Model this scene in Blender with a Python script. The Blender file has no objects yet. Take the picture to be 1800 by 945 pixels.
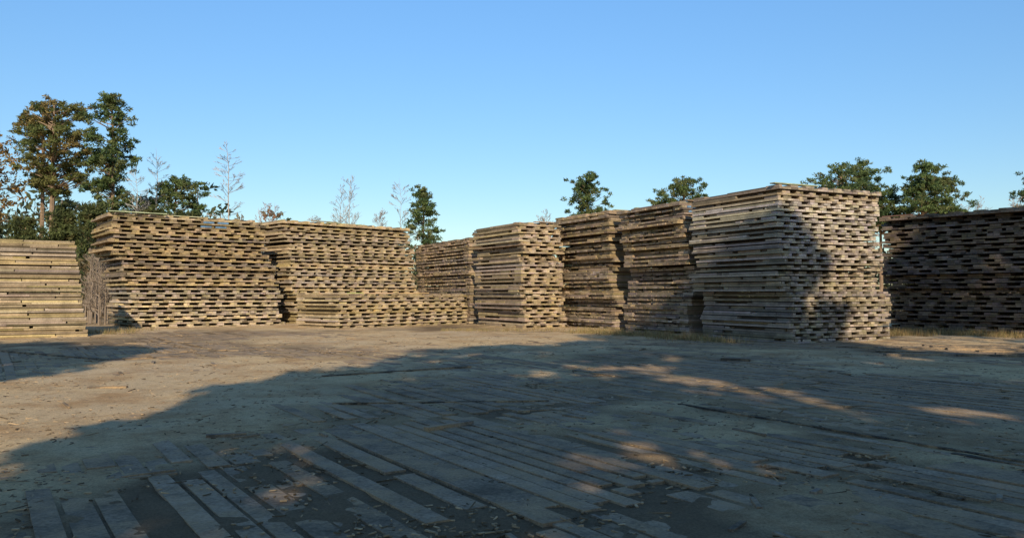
import bpy, math, random
import numpy as np
from array import array
from mathutils import Vector, noise
random.seed(7); rng=np.random.default_rng(7)
scene=bpy.context.scene
COT=1.0/math.tan(math.radians(27))
AZ=math.radians(5); TA=math.tan(AZ)

# ------------------------------------------------------------ helpers
def make_mesh(name,V,loops,tot,cols,mi,mats,smooth):
    me=bpy.data.meshes.new(name)
    V=np.frombuffer(V,dtype=np.float32) if isinstance(V,array) else V
    nv=len(V)//3; nf=len(tot); 
    me.vertices.add(nv); me.vertices.foreach_set("co",V)
    me.loops.add(len(loops)); me.loops.foreach_set("vertex_index",np.array(loops,dtype=np.int32))
    tot=np.array(tot,dtype=np.int32); st=np.concatenate([[0],np.cumsum(tot)[:-1]]).astype(np.int32)
    me.polygons.add(nf); me.polygons.foreach_set("loop_start",st); me.polygons.foreach_set("loop_total",tot)
    for m in mats: me.materials.append(m)
    if mi is not None: me.polygons.foreach_set("material_index",np.array(mi,dtype=np.int32))
    me.polygons.foreach_set("use_smooth",np.full(nf,smooth,dtype=bool))
    me.update(calc_edges=True)
    if cols is not None:
        c3=np.frombuffer(cols,dtype=np.float32).reshape(-1,3)
        c4=np.ones((nv,4),dtype=np.float32); c4[:,:3]=c3
        at=me.color_attributes.new("col",'FLOAT_COLOR','POINT'); at.data.foreach_set("color",c4.ravel())
    ob=bpy.data.objects.new(name,me); scene.collection.objects.link(ob); return ob
class MB:
    def __init__(s): s.v=array('f');s.l=array('i');s.t=array('i');s.c=array('f');s.m=array('i');s.n=0
    def add(s,verts,faces,col,mat=0):
        b=s.n
        for p in verts: s.v.extend(p)
        s.n+=len(verts)
        for f in faces:
            s.l.extend([i+b for i in f]); s.t.append(len(f)); s.m.append(mat)
        s.c.extend([col[0],col[1],col[2]]*len(verts))
    BF=[(0,3,2,1),(4,5,6,7),(0,1,5,4),(1,2,6,5),(2,3,7,6),(3,0,4,7)]
    def box(s,P,u,v,a0,a1,b0,b1,z0,z1,col,mat=0,tilt=0.0):
        vs=[]
        for z in (z0,z1):
            for a,b in ((a0,b0),(a1,b0),(a1,b1),(a0,b1)):
                vs.append((P[0]+u[0]*a+v[0]*b,P[1]+u[1]*a+v[1]*b,z+tilt*a))
        s.add(vs,MB.BF,col,mat)
    def tube(s,pts,rad,k,col,mat=0):
        ring=[];n=len(pts)
        for i,p in enumerate(pts):
            d=(pts[min(i+1,n-1)]-pts[max(i-1,0)])
            d=d.normalized() if d.length>1e-6 else Vector((0,0,1))
            a=d.orthogonal().normalized() if abs(d.z)<0.9 else d.cross(Vector((1,0,0.01))).normalized()
            b=d.cross(a)
            for j in range(k):
                t=2*math.pi*j/k
                ring.append(tuple(p+(a*math.cos(t)+b*math.sin(t))*rad[i]))
        fs=[]
        for i in range(n-1):
            for j in range(k):
                fs.append((i*k+j,i*k+(j+1)%k,(i+1)*k+(j+1)%k,(i+1)*k+j))
        s.add(ring,fs,col,mat)
    def leaves(s,c,r,n,size,col,mat=1,flat=0.6,asp=0.4):
        d=rng.normal(size=(n,3)); d/=np.linalg.norm(d,axis=1)[:,None]
        rr=r*rng.random(n)**0.45
        cen=np.array(c)+d*rr[:,None]*np.array([1,1,flat])
        a=rng.normal(size=(n,3))+d*0.8+np.array([0,0,.3]); a/=np.linalg.norm(a,axis=1)[:,None]
        b=np.cross(a,rng.normal(size=(n,3))); b/=np.linalg.norm(b,axis=1)[:,None]
        sz=size*rng.uniform(.6,1.4,n)[:,None]
        P0=cen-a*sz-b*sz*asp*.3;P1=cen-a*sz*.1-b*sz*asp;P2=cen+a*sz;P3=cen-a*sz*.1+b*sz*asp
        vs=np.stack([P0,P1,P2,P3],1).reshape(-1).astype(np.float32)
        base=s.n; s.v.frombytes(vs.tobytes()); s.n+=4*n
        s.l.frombytes(np.arange(base,base+4*n,dtype=np.int32).tobytes())
        s.t.extend([4]*n); s.m.extend([mat]*n)
        k=np.repeat(rng.uniform(.6,1.35,n),4)[:,None]
        s.c.frombytes((k*np.array(col)[None,:]).astype(np.float32).tobytes())
    def build(s,name,mats,smooth=False):
        ob=make_mesh(name,s.v,s.l,s.t,s.c,s.m,mats,smooth); s.__init__(); return ob

def nodes(name):
    m=bpy.data.materials.new(name); m.use_nodes=True
    nt=m.node_tree; bs=nt.nodes["Principled BSDF"]; return m,nt,bs
def N(nt,t,**k):
    n=nt.nodes.new(t)
    for a,b in k.items(): setattr(n,a,b)
    return n
def noise_tex(nt,vec,scale,detail=4,rough=.6):
    n=N(nt,'ShaderNodeTexNoise'); n.inputs['Scale'].default_value=scale
    n.inputs['Detail'].default_value=detail; n.inputs['Roughness'].default_value=rough
    nt.links.new(vec,n.inputs['Vector']); return n.outputs['Fac']
def mrange(nt,x,a,b,c,d):
    n=N(nt,'ShaderNodeMapRange'); nt.links.new(x,n.inputs[0])
    for i,v in enumerate((a,b,c,d)): n.inputs[i+1].default_value=v
    return n.outputs[0]
def mul(nt,x,y):
    n=N(nt,'ShaderNodeMath',operation='MULTIPLY'); nt.links.new(x,n.inputs[0]); nt.links.new(y,n.inputs[1]); return n.outputs[0]
def scalecol(nt,col,f):
    n=N(nt,'ShaderNodeVectorMath',operation='SCALE'); nt.links.new(col,n.inputs[0]); nt.links.new(f,n.inputs['Scale']); return n.outputs[0]
def mixc(nt,f,a,b):
    n=N(nt,'ShaderNodeMix',data_type='RGBA')
    nt.links.new(f,n.inputs[0])
    for i,x in ((6,a),(7,b)):
        if isinstance(x,tuple): n.inputs[i].default_value=(*x,1)
        else: nt.links.new(x,n.inputs[i])
    return n.outputs[2]
def bump(nt,bs,h,dist,st=1.0):
    b=N(nt,'ShaderNodeBump'); b.inputs['Distance'].default_value=dist; b.inputs['Strength'].default_value=st
    nt.links.new(h,b.inputs['Height']); nt.links.new(b.outputs[0],bs.inputs['Normal'])
def rgb(nt,c):
    n=N(nt,'ShaderNodeRGB'); n.outputs[0].default_value=(*c,1); return n.outputs[0]
def attr_mat(name,lo=.7,hi=1.2,s1=3,s2=35,rough=.9,bmp=.01,stain=None,transl=0,st=(.48,.68)):
    m,nt,bs=nodes(name)
    at=N(nt,'ShaderNodeAttribute',attribute_name="col")
    tc=N(nt,'ShaderNodeTexCoord').outputs['Object']
    a=mrange(nt,noise_tex(nt,tc,s1),.3,.7,lo,hi); b=mrange(nt,noise_tex(nt,tc,s2),.3,.7,lo,hi)
    c=scalecol(nt,at.outputs['Color'],mul(nt,a,b))
    if stain:
        f=mrange(nt,noise_tex(nt,tc,1.3,10,.8),st[0],st[1],0,.95)
        c=mixc(nt,f,c,scalecol(nt,rgb(nt,stain),mrange(nt,noise_tex(nt,tc,50,4,.8),.3,.7,.6,1.3)))
    nt.links.new(c,bs.inputs['Base Color']); bs.inputs['Roughness'].default_value=rough
    bs.inputs['Specular IOR Level'].default_value=.15
    if bmp: bump(nt,bs,noise_tex(nt,tc,s2),bmp)
    if transl:
        tr=N(nt,'ShaderNodeBsdfTranslucent'); nt.links.new(c,tr.inputs['Color'])
        mx=N(nt,'ShaderNodeMixShader'); mx.inputs[0].default_value=transl
        out=nt.nodes['Material Output']
        nt.links.new(bs.outputs[0],mx.inputs[1]);nt.links.new(tr.outputs[0],mx.inputs[2]);nt.links.new(mx.outputs[0],out.inputs[0])
    return m
M_wood=attr_mat("weathered_mat_wood",.68,1.24,2.2,28,.9,.006)
M_bark=attr_mat("bark",.7,1.2,3,25,.95,.02)
M_leaf=attr_mat("needles",.8,1.2,1.2,6,.6,0,transl=.38)
M_gwood=attr_mat("dusty_ground_wood",.6,1.28,3,30,.95,.014,stain=(.40,.27,.15),st=(.45,.60))
M_grass=attr_mat("dry_grass",.8,1.2,2,10,.9,0,transl=.2)

# ------------------------------------------------------------ ground
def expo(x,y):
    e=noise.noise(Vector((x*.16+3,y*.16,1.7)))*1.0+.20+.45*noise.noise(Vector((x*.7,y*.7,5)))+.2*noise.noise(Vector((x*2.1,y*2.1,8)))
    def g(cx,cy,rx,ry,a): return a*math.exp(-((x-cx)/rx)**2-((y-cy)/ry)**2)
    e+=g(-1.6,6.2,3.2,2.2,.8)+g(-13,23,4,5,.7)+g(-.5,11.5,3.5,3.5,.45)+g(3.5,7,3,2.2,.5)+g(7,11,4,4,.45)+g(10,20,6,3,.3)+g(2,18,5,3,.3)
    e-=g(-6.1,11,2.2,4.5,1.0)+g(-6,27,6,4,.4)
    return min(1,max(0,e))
def gh(x,y,e=None):
    if abs(x)>40 or y>60 or y<-3: return 0.0
    z=.03*noise.noise(Vector((x*.25,y*.25,0)))+.016*noise.noise(Vector((x*1.1,y*1.1,4)))
    z+=.012*noise.noise(Vector((x*3.3,y*3.3,9)))+.008*noise.noise(Vector((x*7,y*7,2)))
    z-=.044*(expo(x,y) if e is None else e)-.014
    k=min(1,(40-abs(x))/6,(60-y)/10,(y+3)/3); return z*max(k,0)
xs=list(np.arange(-8,8.01,.06)); 
x=8.0
while x<40: x+=.2; xs=[-x]+xs+[x]
for e in (50,70,110,200,400,900): xs=[-e]+xs+[e]
ys=[-900,-400,-150,-60,-20,-8,-3,0,2,3]; y=3.6
while y<62: ys.append(y); y+=max(.038,y*.0068)
ys+=[70,90,130,200,400,1200]
nx,ny=len(xs),len(ys)
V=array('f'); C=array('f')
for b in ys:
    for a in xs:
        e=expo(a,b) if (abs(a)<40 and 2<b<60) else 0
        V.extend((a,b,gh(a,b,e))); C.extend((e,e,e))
idx=(np.arange(ny-1)[:,None]*nx+np.arange(nx-1)[None,:]).ravel()
loops=np.stack([idx,idx+1,idx+nx+1,idx+nx],1).ravel()
m,nt,bs=nodes("sandy_dirt")
tc=N(nt,'ShaderNodeTexCoord').outputs['Object']; ea=N(nt,'ShaderNodeAttribute',attribute_name="col")
n1=noise_tex(nt,tc,.22,6,.6); n2=noise_tex(nt,tc,.7,10,.75); n3=noise_tex(nt,tc,7,8,.8); n4=noise_tex(nt,tc,50,4,.8)
c=mixc(nt,mrange(nt,n1,.4,.62,0,1),(.65,.465,.25),(.58,.43,.26))
c=mixc(nt,mrange(nt,n2,.46,.62,0,.8),c,(.42,.25,.115))
c=mixc(nt,mrange(nt,n3,.52,.66,0,.65),c,(.22,.145,.08))
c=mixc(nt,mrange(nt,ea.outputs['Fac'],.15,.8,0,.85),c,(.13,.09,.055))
c=scalecol(nt,c,mrange(nt,n4,.3,.7,.6,1.3))
nt.links.new(c,bs.inputs['Base Color']); bs.inputs['Roughness'].default_value=.97; bs.inputs['Specular IOR Level'].default_value=.1
ad=N(nt,'ShaderNodeMath',operation='ADD'); nt.links.new(n3,ad.inputs[0]); nt.links.new(n4,ad.inputs[1])
bump(nt,bs,ad.outputs[0],.025,.9)
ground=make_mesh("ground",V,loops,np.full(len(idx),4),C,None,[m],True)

# boards laid in the yard
mb=MB(); d=Vector((.55,-.835)).normalized(); q=Vector((.835,.55)).normalized()
def inside(x,y): return 3.5<y<32 and abs(x)<y*.72+2
for r in range(-16,20):
    off=random.uniform(0,4.5)
    for k in range(-14,14):
        bx=q*(r*2.55)+d*(k*4.6+off)+Vector((0,14))
        if not inside(bx.x,bx.y) and not inside((bx+d*4).x,(bx+d*4).y): continue
        if bx.y<-2: continue
        mz=random.uniform(-.014,.006); w=0;ang=random.uniform(-.03,.03)
        dd=Vector((d.x*math.cos(ang)-d.y*math.sin(ang),d.x*math.sin(ang)+d.y*math.cos(ang))); qq=Vector((-dd.y,dd.x))
        while w<2.4:
            bw=random.choice((.15,.17,.19,.2,.24)); gp=random.choice((.02,.03,.045,.07))
            if random.random()>.06:
                g=random.uniform(.62,1.08); col=(.325*g,.24*g,.16*g)
                z1=mz+random.uniform(-.009,.009)
                a=random.uniform(-.2,.3); L=4.4+random.uniform(-.5,.2)
                while a<L:
                    s=min(L,a+random.uniform(1.6,5.0)); 
                    mb.box(bx,dd,qq,a,s,w+random.uniform(-.01,.01),w+bw,z1-.12,z1+random.uniform(-.004,.004),col)
                    a=s+random.choice((.004,.006,.15))
            w+=bw+gp
def plank_or_gap(x0,y0,x1,y1,w,h,g=1,lift=0):
    dv=Vector((x1-x0,y1-y0)); L=dv.length; u=dv/L; v=Vector((-u.y,u.x))
    z=max(gh(x0,y0),gh(x1,y1),gh((x0+x1)/2,(y0+y1)/2))+lift
    mb.box((x0,y0),u,v,0,L,-w/2,w/2,z-.06,z+h,(.17*g,.135*g,.10*g))
plank_or_gap(2.4,11.5,4.95,7.4,.06,.014,.4); plank_or_gap(4.4,8.0,6.3,5.0,.08,.012,.5)  # dark-coloured strips stand in for the shaded gaps between mats
plank_or_gap(-2.6,11.6,.55,11.9,.07,.018,.4); plank_or_gap(-3.6,15.2,-.9,17.2,.10,.02,.6); plank_or_gap(-1.0,9.3,-.5,9.8,.09,.05,1.6)
plank_or_gap(-7.0,13.2,-6.4,13.3,.10,.03,.9); plank_or_gap(-3.4,8.9,-3.0,9.05,.08,.03,1.1); plank_or_gap(5.0,19.1,5.6,18.8,.14,.06,.6)
plank_or_gap(-14,22,-9.5,19,.12,.02,.4);plank_or_gap(-10,18.7,-8.4,20.2,.12,.02,.5)
for i in range(100):
    y=random.uniform(5,31)**1.0; x=random.uniform(-.62,.62)*y; a=random.uniform(0,6.28) if random.random()<.5 else math.atan2(-.835,.55)+random.gauss(0,.2)
    L=random.uniform(.06,.3)*(1+.07*y); plank_or_gap(x,y,x+L*math.cos(a),y+L*math.sin(a),random.uniform(.015,.04)*(1+.04*y),random.uniform(.008,.025),random.uniform(.5,2.0))
for i in range(24):
    x=random.uniform(9,19); y=random.uniform(18,24); a=random.uniform(-.3,.15)
    L=random.uniform(1,3); plank_or_gap(x,y,x+L*math.cos(a),y+L*math.sin(a),random.uniform(.1,.2),random.uniform(.02,.07),random.uniform(.5,1.5))
mb.build("timber_mat_roadway",[M_gwood])

mb=MB()
for i in range(15000):
    y=4.3+26*random.random()**1.9; x=random.uniform(-.68,.68)*y
    if noise.noise(Vector((x*.6,y*.6,7)))<random.uniform(-.4,.35): continue
    z=gh(x,y); a=random.uniform(0,6.28)
    if expo(x,y)>.3: z=max(z,-.006)
    u=Vector((math.cos(a),math.sin(a)));v=Vector((-u.y,u.x)); L=random.uniform(.004,.022)*(1+.09*y); w=random.uniform(.002,.007)*(1+.1*y)
    if random.random()<.06: L*=4; w*=.5
    g=random.choice((.35,.6,.9,1.2,1.6)); col=(.30*g,.21*g,.12*g)
    h=random.uniform(.001,.008); mb.box((x,y),u,v,-L,L,-w,w,z-.004,z+h,col,0,random.uniform(-.2,.2))
mb.build("wood_chip_debris",[M_wood])

# ------------------------------------------------------------ stacks of timber mats
def stack(P,u,W,L,H,base,lean=lambda t:(0,0),rag=.06,slot=True,tiers=(),blue=0,pitch=.19,gapP=.47,tabP=.30,packs=.12,jit=.08):
    mb=MB(); u=Vector(u).normalized(); v=Vector((-u.y,u.x)); n=int(round(H/pitch)); P=Vector(P)
    pa=0;pb=0; z=-.03; nextpack=random.randint(4,8); phase=random.random()
    for i in range(n):
        t=i/n
        if i==nextpack and packs:
            nextpack+=random.randint(4,8); pa=random.uniform(-1,1)*packs; pb=random.uniform(-1,1)*packs; z+=random.choice((0,.02,.04))
        lu,lv=lean(t)
        ja=pa+lu+random.gauss(0,rag*.5); jb=pb+lv+random.gauss(0,rag*.4); an=random.gauss(0,.004)
        uu=Vector((u.x*math.cos(an)-u.y*math.sin(an),u.x*math.sin(an)+u.y*math.cos(an))); vv=Vector((-uu.y,uu.x))
        O=P+u*ja+v*jb
        g=random.uniform(.72,1.12)
        bc=base
        for (t0,colr) in tiers:
            if t>=t0: bc=colr
        mixg=random.random()**2*.6
        av=sum(bc)/3
        bc=tuple(b*(1-mixg)+av*w_*mixg for b,w_ in zip(bc,(.98,.89,.77))); bc=(bc[0]*g*.94,bc[1]*g*.885,bc[2]*g*.92)
        def cj(lo=.66,hi=1.16):
            k=random.uniform(lo,hi)
            if random.random()<.08: k*=.5
            return (bc[0]*k,bc[1]*k*random.uniform(.95,1.03),bc[2]*k*random.uniform(.8,1.12))
        crack=random.choice((0,0,.004,.012,.02))
        h1=pitch*.43; h2=pitch*.57-.004-crack
        tl=random.gauss(0,.001)
        w=0
        if slot:
            while w<W-.01:
                bw=min(random.choice((.185,.19,.235,.28)),W-w)
                e0=random.gauss(0,.008)+(random.uniform(0,.12) if random.random()<.03 else 0); e1=random.gauss(0,.015)
                mb.box(O,uu,vv,w,w+bw-.008,e0,L+e1,z,z+h1-.003+random.uniform(-.005,0),cj(),0,tl)
                w+=bw
        else:
            while w<L-.01:
                bw=min(random.choice((.19,.235,.28)),L-w); e0=random.gauss(0,.02)
                if w<.01 or w>L-.35: 
                    a=e0
                    while a<W-.1:
                        s=a+random.uniform(1.5,5)
                        if s>W-.3: s=W
                        o=random.uniform(-.02,.02)
                        mb.box(O,uu,vv,a,s-.01,w+o,w+bw-.008,z,z+h1-.004-random.choice((0,0,.01)),cj(),0,tl); a=s
                else: mb.box(O,uu,vv,e0,W+random.gauss(0,.02),w,w+bw-.008,z,z+h1-.004,cj(),0,tl)
                w+=bw
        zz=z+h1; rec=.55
        slot_shade=(bc[0]*.3,bc[1]*.28,bc[2]*.28)  # core colour darkened to paint the shade inside the slots
        mb.box(O,uu,vv,.24,W-.24,rec,L-rec,zz,zz+h2,slot_shade,0,tl)
        for side in (0,1):
            a=-((phase+i*.5+random.gauss(0,jit))%1.0)*(gapP+tabP)
            while a<W:
                tw=tabP*random.uniform(.8,1.2); gp=gapP*random.uniform(.8,1.15)
                if random.random()<.07: gp*=.35
                if not slot: tw=random.uniform(.8,4); gp=random.choice((.02,.03,.05,.12))
                a0=max(a,0.0); a1=min(a+tw,W)
                if a1-a0>.04:
                    o=random.gauss(0,.008) if slot else random.uniform(-.01,.03)
                    hh=h2 if random.random()>.1 else h2*.85
                    b0,b1=(o+.004,rec+.05) if side==0 else (L-rec-.05,L+o)
                    mid=a0+(a1-a0)*random.uniform(.4,.6) if a1-a0<1 else a1
                    mb.box(O,uu,vv,a0,mid-.003,b0,b1,zz,zz+hh-.004,cj(),0,tl)
                    if mid<a1: mb.box(O,uu,vv,mid+.003,a1,b0+random.uniform(0,.01),b1-.002,zz,zz+hh-.006,cj(),0,tl)
                a+=tw+gp
        for side in (0,1):
            b=random.uniform(.0,.3)
            while b<L-.1:
                s=min(L-.02,b+random.choice((.24,.5,.9,1.6,2.4))); o=random.choice((.0,.008,.02,.04,.10,.2)) 
                b=max(b,.02)
                a0,a1=(o,.26) if side==0 else (W-.26,W-o)
                if random.random()>.13: mb.box(O,uu,vv,a0,a1,b,s-.01,zz+.001,zz+h2-.005-random.choice((0,0,.02)),cj(.5,1.1),0,tl)
                b=s+random.choice((.001,.01,.04,.16))
        if blue and i in (n-2,n-3):
            a=W*blue
            for j in range(2):
                mb.box(O,uu,vv,a+j*.7,a+j*.7+.5,-.02,.1,zz+.002,zz+h2*.8,(.14,.24,.36),0,tl)
        z+=pitch+ (random.uniform(.0,.02) if random.random()<.3 else 0)
    for j in range(5):
        a=random.uniform(0,W*.6); s=a+random.uniform(.8,W*.4+.5); b=j*(L-.4)/5
        mb.box(P+u*lean(1)[0]+v*lean(1)[1],u,v,a,s,b,b+.22,z+.004,z+.04,tuple(c*random.uniform(.7,1.1) for c in base))
    return mb.build("timber_mat_stack",[M_wood])

Y1=(.54,.435,.25)
stack((-20.96,26.8),(.86,.51),5.95,3,3.4,(.48,.385,.21),lambda t:(-.5*t,0),.05,False,packs=.05,pitch=.15)
stack((-17.4,36.1),(.79,.61),7.15,4,5.2,(.59,.49,.31),lambda t:((0,0) if t<.36 else (-.25-.9*(t-.36),.25*(t-.36))),.26,True,((.36,(.46,.355,.19)),(.62,(.41,.315,.165)),(.9,(.47,.38,.22))),blue=.55)
stack((-11.5,42),(.72,.69),8.2,3.2,5.25,Y1,lambda t:((.1,0) if t<.3 else (-.1-.55*(t-.3),.1)),.22,True,((.5,(.52,.415,.235)),))
stack((-7.9,35.6),(.66,.75),8.4,3,1.6,(.64,.51,.265),lambda t:(0,0),.08,True,((.7,(.58,.45,.22)),),packs=0,pitch=.175)
stack((-2.15,41.6),(.89,.45),2.4,8,4.5,(.43,.335,.205),lambda t:(-.1*t,.1*t),.07,False,pitch=.17)
stack((.46,36),(.87,.49),2.25,4.6,4.8,(.50,.40,.24),lambda t:(-.2*t,0),.14,True,tabP=.32,gapP=.4,pitch=.175)
stack((4.5,34.6),(.87,.49),2.2,4.4,4.9,(.43,.34,.205),lambda t:(-.25*t,.1*math.sin(6*t)),.16,False,((.4,(.40,.315,.185)),),packs=.18,pitch=.165)
stack((6.75,30.05),(.9,.435),2.2,4.3,5.0,(.39,.31,.20),lambda t:(-.35*t,.08*math.sin(9*t)),.16,False,((.5,(.44,.345,.205)),),blue=.1,packs=.22,pitch=.165)
stack((8.9,25.5),(.9,.435),4.6,4.3,4.9,(.44,.37,.25),lambda t:(-.62*t if t>.3 else -.2*t,.0),.08,True,((.5,(.47,.405,.30)),(.64,(.53,.48,.375)),(.9,(.48,.40,.27))),tabP=.30,gapP=.34,pitch=.165)
stack((15.7,33.3),(.62,-.785),9,4,4.75,(.24,.185,.12),lambda t:(-.3*t,0),.2,True,(),tabP=.45,gapP=.5,jit=.3,pitch=.18)

# ------------------------------------------------------------ trees
def limb(mb,p0,p1,r,col,k=4,sag=.12):
    L=(p1-p0).length; m=(p0+p1)/2+Vector((0,0,-sag*L*.5))+Vector((random.gauss(0,.05),random.gauss(0,.05),0))*L
    mb.tube([p0,m,p1],[r,r*.65,r*.2],k,col,0)
def pine(x,y,h,clumps,tr=.2,leaf=.2,nl=70,cols=((.06,.085,.03),),bark=(.28,.195,.13),name="pine_tree",lean=0,dead=6,trunktop=.97,sp=.62,asp=.26,flat=.6):
    mb=MB(); pts=[];rad=[]
    bx=random.uniform(-.02,.02)*h
    for i in range(9):
        t=i/8*trunktop; pts.append(Vector((x+bx*math.sin(t*3)+lean*t,y+bx*math.sin(t*2),t*h-.1))); rad.append(tr*(1-.85*t)+.015)
    mb.tube(pts,rad,7,bark)
    def tp(z):
        t=min(1,max(0,z/h/trunktop)); f=t*8; i=min(7,int(f)); return pts[i].lerp(pts[i+1],f-i)
    for (cx,cy,cz,r) in clumps:
        c=Vector((cx,cy,cz)); a=tp(cz-.25*(Vector((cx-x,cy-y)).length)-.2)
        limb(mb,a,c,tr*.2+.01,bark,3,-.05 if random.random()<.4 else .12)
        col=random.choice(cols); 
        for s in range(3):
            o=Vector((random.gauss(0,r*sp),random.gauss(0,r*sp),random.gauss(0,r*sp*.6)))
            mb.leaves(tuple(c+o),r*.72,nl//3,leaf,col,1,flat,asp)
    for i in range(dead):
        z=h*random.uniform(.3,.6); a=random.uniform(0,6.28); p=tp(z); L=random.uniform(.5,1.6)
        limb(mb,p,p+Vector((math.cos(a)*L,math.sin(a)*L,random.uniform(-.1,.5))),.03,bark,3)
    return mb.build(name,[M_bark,M_leaf])
def crown(x,y,z0,z1,R,n,shape,r=(.4,.75),lean=0):
    out=[]; k=random.uniform(0,6); lv=[random.random() for _ in range(9)]
    for i in range(int(n*1.5)):
        t=random.random()
        if random.random()<.3: t=min(1,max(0,random.choice(lv)+random.gauss(0,.03)))
        a=random.uniform(0,6.28)
        lob=1+.25*math.sin(3*a+k+t*11)+.15*math.sin(5*a-t*17)
        rr=R*shape(t)*lob*math.sqrt(random.uniform(.05,1))
        out.append((x+lean*t+rr*math.cos(a),y+rr*math.sin(a),z0+(z1-z0)*t,random.uniform(*r)))
    return out
oval=lambda t: math.sqrt(max(0.03,1-(2*t-1)**2))
cone=lambda t: (1-t)**.7*.9+.12
topw=lambda t: math.sqrt(max(.05,1-abs((t-.62)/.62)**2.2)) if t<.62 else math.sqrt(max(.05,1-((t-.62)/.42)**2))
rust=((.16,.165,.055),(.19,.18,.06),(.24,.18,.065),(.17,.18,.06),(.13,.155,.05))
grn=((.11,.155,.055),(.14,.18,.06),(.165,.18,.07),(.09,.135,.055))
pine(-31.8,55,15.2,crown(-31.6,55,8.6,15.0,2.7,84,topw,(.3,.5)),.26,.15,90,rust)
pine(-33.9,57,14.9,crown(-33.9,57,9.2,15.0,1.8,46,oval,(.3,.5)),.22,.15,90,rust)
pine(-28.0,55,15.6,crown(-28.0,55,7.0,15.4,1.85,88,lambda t:oval(t*.9+.1)*(.7+.3*t),(.28,.5)),.2,.15,90,grn)
pine(-26.2,62,10.6,crown(-25.9,62,6.6,10.4,2.3,54,oval,(.35,.55)),.15,.15,90,grn)
pine(-6.9,62,10.2,crown(-6.9,62,5.0,9.9,1.7,46,cone,(.3,.5)),.12,.14,84,grn)
pine(6.0,62,11.3,crown(6.0,62,6.8,11.0,1.6,48,oval,(.28,.48)),.12,.14,84,grn)
pine(13.8,65,11.2,crown(14.0,65,8.3,11.0,1.6,36,oval,(.28,.48)),.12,.14,84,grn,lean=.4)
pine(12.2,65,9.6,crown(12.2,65,8.0,9.4,.9,10,oval,(.28,.48)),.1,.14,84,grn)
pine(24.9,60,11.5,crown(24.9,60,7.3,11.2,1.9,52,topw,(.3,.5)),.15,.14,84,grn)
pine(27.2,62,11.9,crown(27.3,62,6.3,11.7,2.2,78,oval,(.3,.5)),.16,.14,84,grn)
pine(31.0,60,11.6,crown(31.2,60,6.3,11.4,2.5,94,cone,(.3,.5)),.17,.14,84,grn)
pine(29.2,63,10.2,crown(29.2,63,6.3,10.0,1.9,56,oval,(.3,.5)),.17,.14,84,grn)
pine(33.3,61,10.6,crown(33.3,61,6.3,10.4,1.8,54,oval,(.3,.5)),.12,.14,84,grn)
pine(39.6,60,11.0,crown(39.8,60,6.3,10.8,1.8,50,oval,(.3,.5)),.15,.14,84,grn)
dg=((.085,.10,.038),(.12,.14,.05),(.10,.115,.042),(.15,.14,.055))
for (x,y,h) in ((-38.5,58,8.6),(-36.2,64,9.4),(-33.6,63,8.2),(-31.8,62,7.6),(-29.8,63,8.4),(-28.2,61,8.8),(-26.4,58,8.0),(-41,60,9.0),(-36.2,54,7.2),(-33.3,54.5,6.6),(-30.4,54,6.8),(-28,53,7.2),(-24.6,60,7.4)):
    pine(x,y,h,crown(x,y,1.2,h,2.0,50,cone,(.4,.65)),.12,.17,72,dg)
pine(-36.4,55,12.6,crown(-35.6,55,6.8,12.6,2.0,36,oval,(.3,.6)),.15,.12,44,((.34,.19,.06),(.28,.18,.06),(.3,.22,.09)),(.25,.22,.18),"autumn_tree",asp=.45)

def bare(x,y,h,spread=.5,col=(.42,.38,.33),r=.09,depth=3,seed=0,up=.55,name="bare_tree",stems=1,low=.25):
    random.seed(100+seed); mb=MB()
    def grow(p,d,L,r,k):
        e=p+d*L; mid=(p+e)/2+Vector((random.gauss(0,.03),random.gauss(0,.03),0))*L
        mb.tube([p,mid,e],[r,r*.8,r*.55],3,col)
        if k<=0: return
        for j in range(random.choice((2,3,3))):
            a=random.uniform(0,6.28); nd=(d+Vector((math.cos(a),math.sin(a),random.uniform(-.1,.5)))*spread).normalized()
            grow(p+d*L*random.uniform(.45,1),nd,L*random.uniform(.5,.75),max(r*.5,.009),k-1)
    for s in range(stems):
        X=x+random.uniform(-.6,.6)*(stems>1); Y=y+random.uniform(-.6,.6)*(stems>1); hh=h*random.uniform(.75,1) if stems>1 else h
        pts=[Vector((X+random.gauss(0,.012)*hh*i/6,Y,hh*i/6)) for i in range(7)]
        mb.tube(pts,[r*(1-i/6.6) for i in range(7)],6,col)
        nb=int(hh*4)
        for i in range(nb):
            t=random.uniform(low,.97); f=t*6; k=min(5,int(f)); p=pts[k].lerp(pts[k+1],f-k)
            a=random.uniform(0,6.28); dd=Vector((math.cos(a),math.sin(a),random.uniform(up*.4,up*2))).normalized()
            grow(p,dd,hh*.09*(1.15-t)+.2,r*.25*(1.1-t)+.009,depth-1)
    return mb.build(name,[M_bark])
bare(-26.9,60,12.6,.5,(.44,.40,.36),.08,4,1)
bare(-21.4,60,13.2,.35,(.48,.39,.32),.09,4,3,up=.3,low=.35)
bare(-12.7,62,10.9,.6,(.42,.38,.34),.07,4,4,up=.9)
bare(-13.6,63,10.2,.6,(.42,.38,.34),.06,4,24,up=.9)
bare(-8.7,62,10.6,.45,(.40,.36,.32),.05,4,5)
bare(-16.5,66,8.8,.6,(.36,.28,.22),.06,4,6,up=.8,stems=3)
bare(-19.6,64,8.9,.6,(.40,.21,.12),.06,4,7,up=.8,stems=4)
bare(-10.6,66,8.8,.6,(.36,.28,.22),.06,4,8,up=.8,stems=3)
bare(3.0,66,9.0,.6,(.36,.30,.24),.06,4,9,up=.8,stems=3)
bare(36.0,62,9.6,.6,(.38,.32,.27),.06,4,10,up=.8,stems=3)
bare(37.5,60,9.0,.6,(.38,.32,.27),.06,4,11,up=.8,stems=3)
bare(-24.6,52,9.8,.5,(.46,.42,.37),.06,3,12,low=.5)
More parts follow.
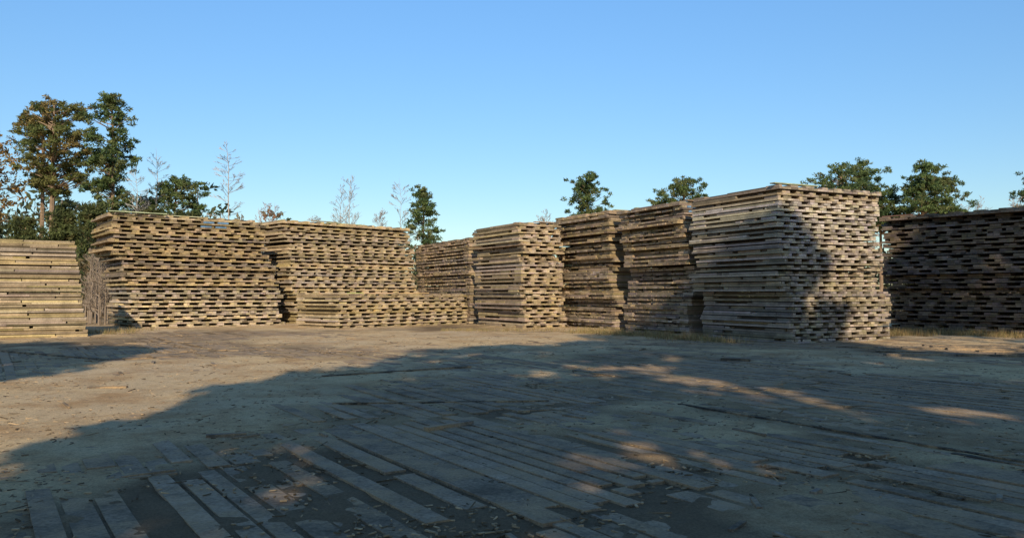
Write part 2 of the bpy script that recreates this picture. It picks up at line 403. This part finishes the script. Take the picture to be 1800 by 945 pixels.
for i in range(7):
    bare(-20.6-.75*i,40+1.3*i,3.2+(i*37%20)/10,.6,(.30,.235,.18),.045,3,30+i,up=.9,name="bare_shrub",stems=4,low=.1)
bare(15.9,36.5,3.4,.6,(.33,.26,.2),.04,3,50,up=.9,name="bare_shrub",stems=4,low=.1)
random.seed(99)

mb=MB()
for i in range(660):
    ang=random.uniform(-.95,.95); dist=random.uniform(72,110); X=dist*math.sin(ang);Y=dist*math.cos(ang)
    hh=random.uniform(4.5,7.2) if X>-24 else random.uniform(7,11.5)
    if random.random()<.3: mb.tube([Vector((X,Y,0)),Vector((X,Y,hh))],[.12,.04],4,(.2,.15,.11))
    col=random.choice(((.085,.10,.045),(.11,.12,.05),(.18,.13,.065),(.16,.14,.085),(.08,.095,.045)))
    for j in range(6):
        t=random.random(); mb.leaves((X+random.gauss(0,1.4),Y+random.gauss(0,1.4),hh*t),1.5*(1.2-.6*t),18,.32,col)
mb.build("distant_treeline",[M_bark,M_leaf])
mb=MB()
for i in range(420):
    X=random.uniform(-38,-17);Y=random.uniform(46,54)
    mb.leaves((X,Y,random.uniform(.2,4.0)),.9,24,.14,random.choice(((.16,.12,.06),(.09,.09,.04),(.19,.13,.07),(.08,.10,.04))))
mb.build("undergrowth",[M_bark,M_leaf])

mb=MB()
def tuft(x,y,n,h):
    z=gh(x,y)
    for j in range(n):
        a=random.uniform(0,6.28); px=x+random.gauss(0,.1);py=y+random.gauss(0,.1); hh=h*random.uniform(.4,1.2); l=hh*random.uniform(.1,.9)
        wx=math.cos(a+1.57)*.008;wy=math.sin(a+1.57)*.008
        k=random.uniform(.6,1.2); g=random.choice(((.42,.30,.14),(.36,.25,.12),(.25,.22,.09)))
        mb.add([(px-wx,py-wy,z-.02),(px+wx,py+wy,z-.02),(px+math.cos(a)*l,py+math.sin(a)*l,z+hh)],[(0,1,2)],tuple(c*k for c in g))
for i in range(420):
    t=random.random(); x=3.2+4.6*t+random.gauss(0,.35); y=33.2-6.4*t+random.gauss(0,.5)
    tuft(x-.5,y-.6,14,random.uniform(.08,.3))
for i in range(620):
    x=random.uniform(13.2,19.5); y=random.uniform(-2.6,-.2)+ (33.3-(x-15.7)*1.266 if x>15.7 else 32)
    if y<25.5: y=random.uniform(24.5,28)
    tuft(x,y,14,random.uniform(.08,.32))
for i in range(150):
    tuft(random.uniform(-3,2),random.uniform(33,35.5),10,.12)
for i in range(60):
    x=random.uniform(-16.8,-15.2); tuft(x,random.uniform(31,34),12,.2)
mb.build("dry_grass",[M_grass])

# ------------------------------------------------------------ trees standing behind the viewer (they shade the yard)
def seg(x,y,x0,y0,x1,y1):
    dx,dy=x1-x0,y1-y0; t=max(0,min(1,((x-x0)*dx+(y-y0)*dy)/(dx*dx+dy*dy))); return math.hypot(x-x0-t*dx,y-y0-t*dy)
def reach(x,table):
    for (a,b),(c,d_) in zip(table,table[1:]):
        if a<=x<=c: return b+(d_-b)*(x-a)/(c-a)
    return -1
TOP=[(-22,25),(-15,26),(-10.5,24),(-9.4,18),(-8.8,0),(-6,4.8),(-4.9,5.4),(-4.7,8),(-4.6,13.5),(-4.2,15.5),(-3.0,17.5),(-2.0,23),(-1,24),(0,25.5),(1,24.5),(2,26.5),(3.5,28),(4.5,33),(6.5,35),(8,34),(9.2,34.0),(9.5,32.5),(9.7,29.5),(10.6,29),(10.8,22),(13.5,21.5),(15,22),(15.6,42),(24,44)]
def shade(x,s):
    if s<-1: return 0
    top=reach(x,TOP)
    if s>top-.7: return 0
    if x<-8.2 and s<11.5: return 0
    p=1.0
    if seg(x,s,2.2,17,5.3,10.2)<.95: p=.1
    if seg(x,s,1.3,8.0,2.4,6.6)<.45: p=.2
    if seg(x,s,-1.2,19.5,1.8,18.2)<.6: p=.3
    if seg(x,s,-2.8,6.3,-1.9,5.2)<.5: p=.3
    if x>13.2 and 24<s<31: p=.1
    return p
spec=[(-19,-12),(-15.5,-9),(-12,-11),(-9.6,-8),(-4.6,-8.5),(-2,-12),(1,-9),(3.8,-12),(6.6,-9.5),(9.3,-12),(12.2,-9),(15,-13),(17.2,-14),(20,-13),(22.8,-14)]
for (tx,ty) in spec:
    cl=[]; hmax=8
    for i in range(430):
        gx=tx+random.uniform(-2.0,2.0); cy=ty+random.uniform(-1.8,1.8); s=random.uniform(-1,44)
        if random.random()<shade(gx,s)*(1 if s>3 else .5):
            cz=(s-cy)/COT; cl.append((gx+TA*(s-cy),cy,cz,random.uniform(.40,.58))); hmax=max(hmax,cz)
    pine(tx+TA*25,ty,hmax+.3,cl,.22,.26,48,grn,dead=2,trunktop=.94,sp=.55,asp=.4,flat=.7)
print("all built",flush=True)

# ------------------------------------------------------------ light, sky, camera
w=bpy.data.worlds.new("World"); scene.world=w; w.use_nodes=True; nt=w.node_tree
sky=nt.nodes.new('ShaderNodeTexSky'); sky.sky_type='NISHITA'; sky.sun_disc=False
sky.sun_elevation=math.radians(27); sky.sun_rotation=math.radians(180)-AZ; sky.altitude=100; sky.air_density=1.0; sky.dust_density=.2; sky.ozone_density=1.5
hs=nt.nodes.new('ShaderNodeHueSaturation'); hs.inputs['Saturation'].default_value=1.2; hs.inputs['Value'].default_value=1.0
nt.links.new(sky.outputs[0],hs.inputs['Color'])
tcw=nt.nodes.new('ShaderNodeTexCoord'); sx=nt.nodes.new('ShaderNodeSeparateXYZ'); nt.links.new(tcw.outputs['Generated'],sx.inputs[0])
gr=mrange(nt,sx.outputs['Z'],0,.42,.61,1.32)
vc=scalecol(nt,hs.outputs[0],gr)
tint=nt.nodes.new('ShaderNodeVectorMath'); tint.operation='MULTIPLY'; tint.inputs[1].default_value=(.93,1.01,1.05); nt.links.new(vc,tint.inputs[0])
nt.links.new(tint.outputs[0],nt.nodes['Background'].inputs[0]); nt.nodes['Background'].inputs[1].default_value=.145
sl=bpy.data.lights.new("sun",'SUN'); sl.energy=5; sl.angle=math.radians(.5); sl.color=(1,.86,.63)
so=bpy.data.objects.new("sun",sl); scene.collection.objects.link(so)
ce=math.cos(math.radians(27))
hv=Vector((TA,-1,0)).normalized()*ce
so.rotation_euler=Vector((hv.x,hv.y,math.sin(math.radians(27)))).to_track_quat('Z','Y').to_euler()
cam=bpy.data.cameras.new("camera"); co=bpy.data.objects.new("camera",cam); scene.collection.objects.link(co)
co.location=(0,0,1.6); co.rotation_euler=(math.radians(90+1.74),0,0); cam.lens=28; cam.sensor_width=36; cam.clip_end=3000
scene.camera=co
scene.view_settings.view_transform='Standard'
